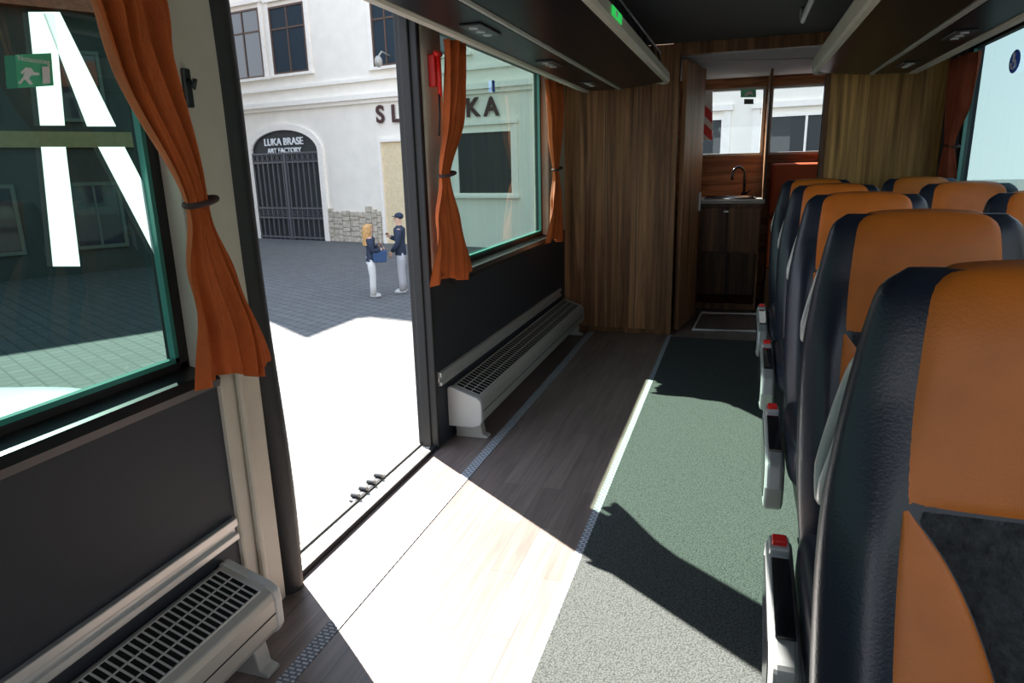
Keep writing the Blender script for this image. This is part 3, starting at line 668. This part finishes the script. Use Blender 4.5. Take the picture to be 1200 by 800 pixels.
def bldg(A,B,h,name,label,m,depth=7,floors=2,band=True,rh=2.2,fm=M_fr2):
    A=V((A[0],A[1],ST)); B=V((B[0],B[1],ST)); e=(B-A).normalized(); L=(B-A).length; inn=-e.cross(Z)
    t=top(name,(A+B)/2,label,"building"); M=basis(A,e,inn,Z)
    MB().box(0,L,0,depth,0,h,0,M).obj("wall",m,parent=t)
    b=MB(); b.prism([(-.4,h),(depth/2,h+rh),(depth+.2,h)],'x',0,L,0,M); b.obj("roof",M_roof,parent=t)
    if band: MB().box(0,L,-.12,0,h*.50,h*.56,0,M).obj("band",M_ochre,parent=t)
    n=int(L/2.6)
    for f in range(floors):
        for i in range(n):
            x=1.0+i*2.6; z0=.8+f*(h/floors); z1=z0+h/floors*.48
            MB().box(x,x+1.2,-.03,0,z0,z1,0,M).obj("window_pane",M_pane,parent=t)
            b=MB(); b.box(x-.1,x,-.08,0,z0-.1,z1+.1,0,M);b.box(x+1.2,x+1.3,-.08,0,z0-.1,z1+.1,0,M);b.box(x,x+1.2,-.08,0,z1,z1+.1,0,M);b.box(x,x+1.2,-.08,0,z0-.1,z0,0,M);b.box(x+.57,x+.63,-.06,0,z0,z1,0,M)
            b.obj("window_frame",fm,parent=t)
    return t,M
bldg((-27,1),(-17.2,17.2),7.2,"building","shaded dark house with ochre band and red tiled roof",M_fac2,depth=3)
t=top("building",(-20,20,ST),"added unseen corner block that shades the square","building")
MB().prism([(-17.35,17.5),(-17.3,19.5),(-18.6,21.3),(-24,21.3),(-24,19.1),(-19.8,19.1)],'z',ST,ST+10.5).obj("wall",M_fac2,parent=t)  # added out of view, footprint shaped to close a sunlit gap
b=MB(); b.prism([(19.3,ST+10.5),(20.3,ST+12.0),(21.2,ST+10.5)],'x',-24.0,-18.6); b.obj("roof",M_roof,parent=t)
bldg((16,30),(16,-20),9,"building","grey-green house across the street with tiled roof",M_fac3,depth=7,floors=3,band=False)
# parked car beside the bus (seen through the large window)
t=top("car",(-5.0,2.5,ST),"white parked hatchback car beside the bus","car"); t.rotation_euler=(0,0,-1.265)
def carsec(yy):
    sh_=cat([(-2.1,.62),(-1.9,.78),(-.9,.92),(.9,.94),(1.7,.90),(2.0,.80),(2.12,.6)],yy)
    rf=cat([(-2.1,.63),(-1.0,.95),(-.35,1.40),(.5,1.46),(1.3,1.38),(1.85,.98),(2.12,.62)],yy)
    hw_=cat([(-2.12,.60),(-1.9,.80),(-1.2,.88),(1.2,.88),(1.9,.82),(2.12,.66)],yy); return hw_,sh_,max(rf,sh_+.01)
b=MB()
def cfn(u,v):
    yy=-2.12+4.24*v; hw_,sh_,rf=carsec(yy); a=u*2*math.pi
    c,s_=math.cos(a),math.sin(a)
    if s_>=0:
        k=abs(s_)**.8; x=hw_*abs(c)**.45
        if rf>sh_+.05: x=x*(1-k)+hw_*.74*abs(c)**.35*k
        x=math.copysign(x,c); z=sh_+(rf-sh_)*k
    else:
        x=hw_*math.copysign(abs(c)**.30,c); z=sh_-(sh_-.22)*abs(s_)**.5
    return V((x,yy,z))
b.grid(cfn,52,44,True); b.obj("body",M_carw,parent=t,world=False,smooth=True)
for sx in (-1,1):
    MB().add([(sx*.90,-.95,.97),(sx*.90,1.35,1.0),(sx*.76,1.05,1.32),(sx*.76,-.35,1.33)],[(0,1,2,3)]).obj("side_window",M_pane,parent=t,world=False)
    for yy in (-1.3,1.3):
        MB().cyl((sx*.70,yy,.32),(sx*.90,yy,.32),.32,24).obj("wheel",M_rubber,parent=t,world=False,bevel=.02)
        MB().cyl((sx*.89,yy,.32),(sx*.91,yy,.32),.20,16).obj("wheel_rim",M_alu,parent=t,world=False)
# ---------------------------------------------------------------- people
def skin(verts,edges,rad,root=0,sub=1):
    me=bpy.data.meshes.new("sk"); me.from_pydata([V(v) for v in verts],edges,[]); o=bpy.data.objects.new("sk",me); LK(o)
    md=o.modifiers.new("s","SKIN"); md.use_smooth_shade=True
    sv=me.skin_vertices[0].data
    for i,r in enumerate(rad): sv[i].radius=(r,r) if not hasattr(r,'__len__') else r
    for i in range(len(verts)): sv[i].use_root=(i==root)
    m2=o.modifiers.new("u","SUBSURF"); m2.levels=sub; m2.render_levels=sub
    dg=bpy.context.evaluated_depsgraph_get(); dg.update(); r=bpy.data.meshes.new_from_object(o.evaluated_get(dg)); bpy.data.objects.remove(o); return r
def addmesh(b,me,M=None):
    b.add([v.co.copy() for v in me.vertices],[list(p.vertices) for p in me.polygons])
def person(loc,rz,h,label,female,armL,armR,top_m,leg_m):
    t=top("person",loc,label,"person"); t.rotation_euler=(0,0,rz); k=h/1.75
    sh=.165 if female else .19; hp=.09
    def S(p): return V(p)*k
    vs=[(0,0,.95),(0,.01,1.12),(0,0,1.32),(0,0,1.46),(0,.01,1.53),(0,.025,1.61),(0,.01,1.69)]
    rd=[(.12,.09),(.11,.08),(.14,.09),(.055,.055),(.058,.06),(.078,.09),(.062,.075)]
    ed=[(0,1),(1,2),(2,3),(3,4),(4,5),(5,6)]
    for sg,a in ((-1,armL),(1,armR)):
        i=len(vs); vs+=[(sg*sh,0,1.39),a[0],a[1],a[2]]; rd+=[.05,.038,.028,(.036,.02)]; ed+=[(2,i),(i,i+1),(i+1,i+2),(i+2,i+3)]
    for sg in (-1,1):
        i=len(vs); vs+=[(sg*hp,0,.86),(sg*hp,.015,.50),(sg*hp,-.005,.10),(sg*(hp+.01),.10,.04)]; rd+=[.07,.045,.034,.033]; ed+=[(0,i),(i,i+1),(i+1,i+2),(i+2,i+3)]
    b=MB(); addmesh(b,skin([S(v) for v in vs],ed,[tuple(x*k for x in r) if hasattr(r,'__len__') else r*k for r in rd]))
    for sg,a in ((-1,armL),(1,armR)):
        w=V(a[1]); p=V(a[2]); d=(p-w).normalized(); sd=d.cross(V((sg,0,0))); sd=sd.normalized() if sd.length>.1 else V((0,1,0))
        nn=d.cross(sd).normalized()
        for q in range(4):
            L=[.062,.07,.066,.052][q]; st=p+sd*(.024-.016*q)
            b.tube([S(st-d*.01),S(st+d*L*.45+nn*.006),S(st+d*L*.75+nn*.024),S(st+d*L*.85+nn*.045)],[.009*k,.0085*k,.008*k,.006*k],6)
        b.tube([S(w+d*.03+sd*.02),S(w+d*.05+sd*.05),S(w+d*.085+sd*.055+nn*.012)],[.011*k,.01*k,.007*k],6)
    b.tube([S((0,.095,1.64)),S((0,.118,1.60)),S((0,.10,1.592))],[.008*k,.014*k,.010*k],6)
    for sg in (-1,1): b.ball(S((sg*.078,.015,1.61)),V((.012,.02,.03))*k,8)
    b.obj("body",M_skin,parent=t,world=False,smooth=True)
    for sg in (-1,1): MB().ball(S((sg*.032,.098,1.63)),.011*k,8).obj("eye",M_eye,parent=t,world=False,smooth=True)
    b=MB(); b.ball(S((0,.098,1.565)),V((.024,.01,.007))*k,8); b.obj("mouth",M_lip,parent=t,world=False,smooth=True)
    TW=[(.84,.165),(.95,.168),(1.12,.150),(1.30,.175),(1.40,.185),(1.445,.12),(1.475,.07)] if not female else [(.86,.168),(.95,.160),(1.12,.130),(1.28,.155),(1.38,.165),(1.43,.11),(1.46,.065)]
    zlo,zhi=TW[0][0],TW[-1][0]
    def jf(u,v):
        z=zlo+(zhi-zlo)*v; w=cat(TW,z); a=2*math.pi*u; dpt=min(w*.72,.125)
        return S((w*math.cos(a)*(1+.03*math.sin(5*a+z*20)),dpt*math.sin(a)+.005,z))
    b=MB(); b.grid(jf,28,18,True)
    for sg,a in ((-1,armL),(1,armR)):
        A0=V((sg*(sh-.02),0,1.385)); E_=V(a[0]); W_=V(a[0]).lerp(V(a[1]),.95)
        b.tube([S(A0),S(A0.lerp(E_,.5)),S(E_),S(E_.lerp(W_,.5)),S(W_)],[.072*k,.066*k,.058*k,.052*k,.045*k],12)
    b.obj("jacket",top_m,parent=t,world=False,smooth=True,label="dark navy jacket")
    b=MB()
    b.grid(lambda u,v:S(((.150-.01*v)*math.cos(2*math.pi*u),(.112)*math.sin(2*math.pi*u),.80+.17*v)),24,4,True)
    for sg in (-1,1):
        b.tube([S((sg*.078,0,.90)),S((sg*.085,.005,.72)),S((sg*hp,.015,.50)),S((sg*hp,.005,.28)),S((sg*hp,0,.07))],[.085*k,.092*k,.074*k,.068*k,.072*k],14)
    b.obj("trousers",leg_m,parent=t,world=False,smooth=True)
    for sg in (-1,1):
        b=MB(); b.ball(S((sg*(hp+.005),.05,.045)),V((.048,.135,.045))*k,12); b.obj("shoe",M_shoe,parent=t,world=False,smooth=True)
    if female:
        b=MB()
        def hf(u,v):
            a=2*math.pi*u; z=1.735-.50*v; r=.098+.03*math.sin(min(1,v*1.5)*math.pi*.8)
            if v<.18: r*=math.sqrt(max(0,1-(1-v/.18)**2))
            x=r*math.cos(a); y=r*1.05*math.sin(a)-.012-.03*v
            if y>.035 and v>.16: y=.035
            wv=.008*math.sin(9*a+14*v)
            return S((x*(1+wv*8),y+wv,z))
        b.grid(hf,32,22,True); b.obj("hair",M_hair,parent=t,world=False,smooth=True,label="long wavy blonde hair")
        b=MB(); 
        Mb=Matrix.Translation(S((.15,.20,.84)))
        b.prism([(-.14,.0),(-.16,.26),(.16,.26),(.14,0)],'x',-.05,.05,0,Mb); b.obj("tote_bag",M_bluebag,parent=t,world=False,bevel=.02,label="dark blue tote bag")
        b=MB(); b.tube([Mb@V((0,-.09,.25)),Mb@V((0,-.04,.36)),Mb@V((0,.06,.36)),Mb@V((0,.09,.25))],.01,6); b.obj("bag_strap",M_navy,parent=t,world=False,smooth=True)
    else:
        b=MB(); b.ball(S((0,-.005,1.672)),V((.088,.100,.075))*k,16); b.obj("cap",M_navy,parent=t,world=False,smooth=True)
        b=MB(); b.prism([(-.07,.06),(-.06,.14),(0,.16),(.06,.14),(.07,.06)],'z',1.660*k,1.670*k); b.obj("cap_peak",M_navy,parent=t,world=False,bevel=.003)
    return t
pw=onz(438,348,ST); pm=onz(473,343,ST)
person(pw,-1.0,1.66,"person with long blonde hair, navy jacket, white trousers and bag",True,((-.22,.04,1.14),(-.12,.20,1.18),(-.09,.25,1.22)),((.23,.03,1.12),(.16,.22,1.12),(.13,.28,1.15)),M_navy,M_whitecl)
person(pm,1.9,1.84,"person in dark cap and navy jacket, one hand raised",False,((-.25,.02,1.12),(-.20,.16,.93),(-.19,.20,.86)),((.24,.06,1.13),(.15,.24,1.22),(.12,.29,1.28)),M_navy,M_beigecl)
# ---------------------------------------------------------------- light
wd=bpy.data.worlds.new("world"); SC.world=wd; wd.use_nodes=True; n=wd.node_tree; bg=n.nodes["Background"]
tc=n.nodes.new("ShaderNodeTexCoord"); sp=n.nodes.new("ShaderNodeSeparateXYZ"); r=n.nodes.new("ShaderNodeValToRGB")
r.color_ramp.elements[0].position=0; r.color_ramp.elements[0].color=(.94,.96,1,1); r.color_ramp.elements[1].position=.8; r.color_ramp.elements[1].color=(.54,.72,1,1)
n.links.new(tc.outputs["Generated"],sp.inputs[0]); n.links.new(sp.outputs["Z"],r.inputs[0]); n.links.new(r.outputs[0],bg.inputs[0]); bg.inputs[1].default_value=2.4
sl=bpy.data.lights.new("sun","SUN"); sl.energy=36; sl.angle=.009; sl.color=(1,.97,.90); so=bpy.data.objects.new("sun",sl); LK(so)
so.rotation_euler=V((1,-.75,-1.01)).to_track_quat('-Z','Y').to_euler(); so.location=(-20,15,20)
SC.view_settings.view_transform='Standard'
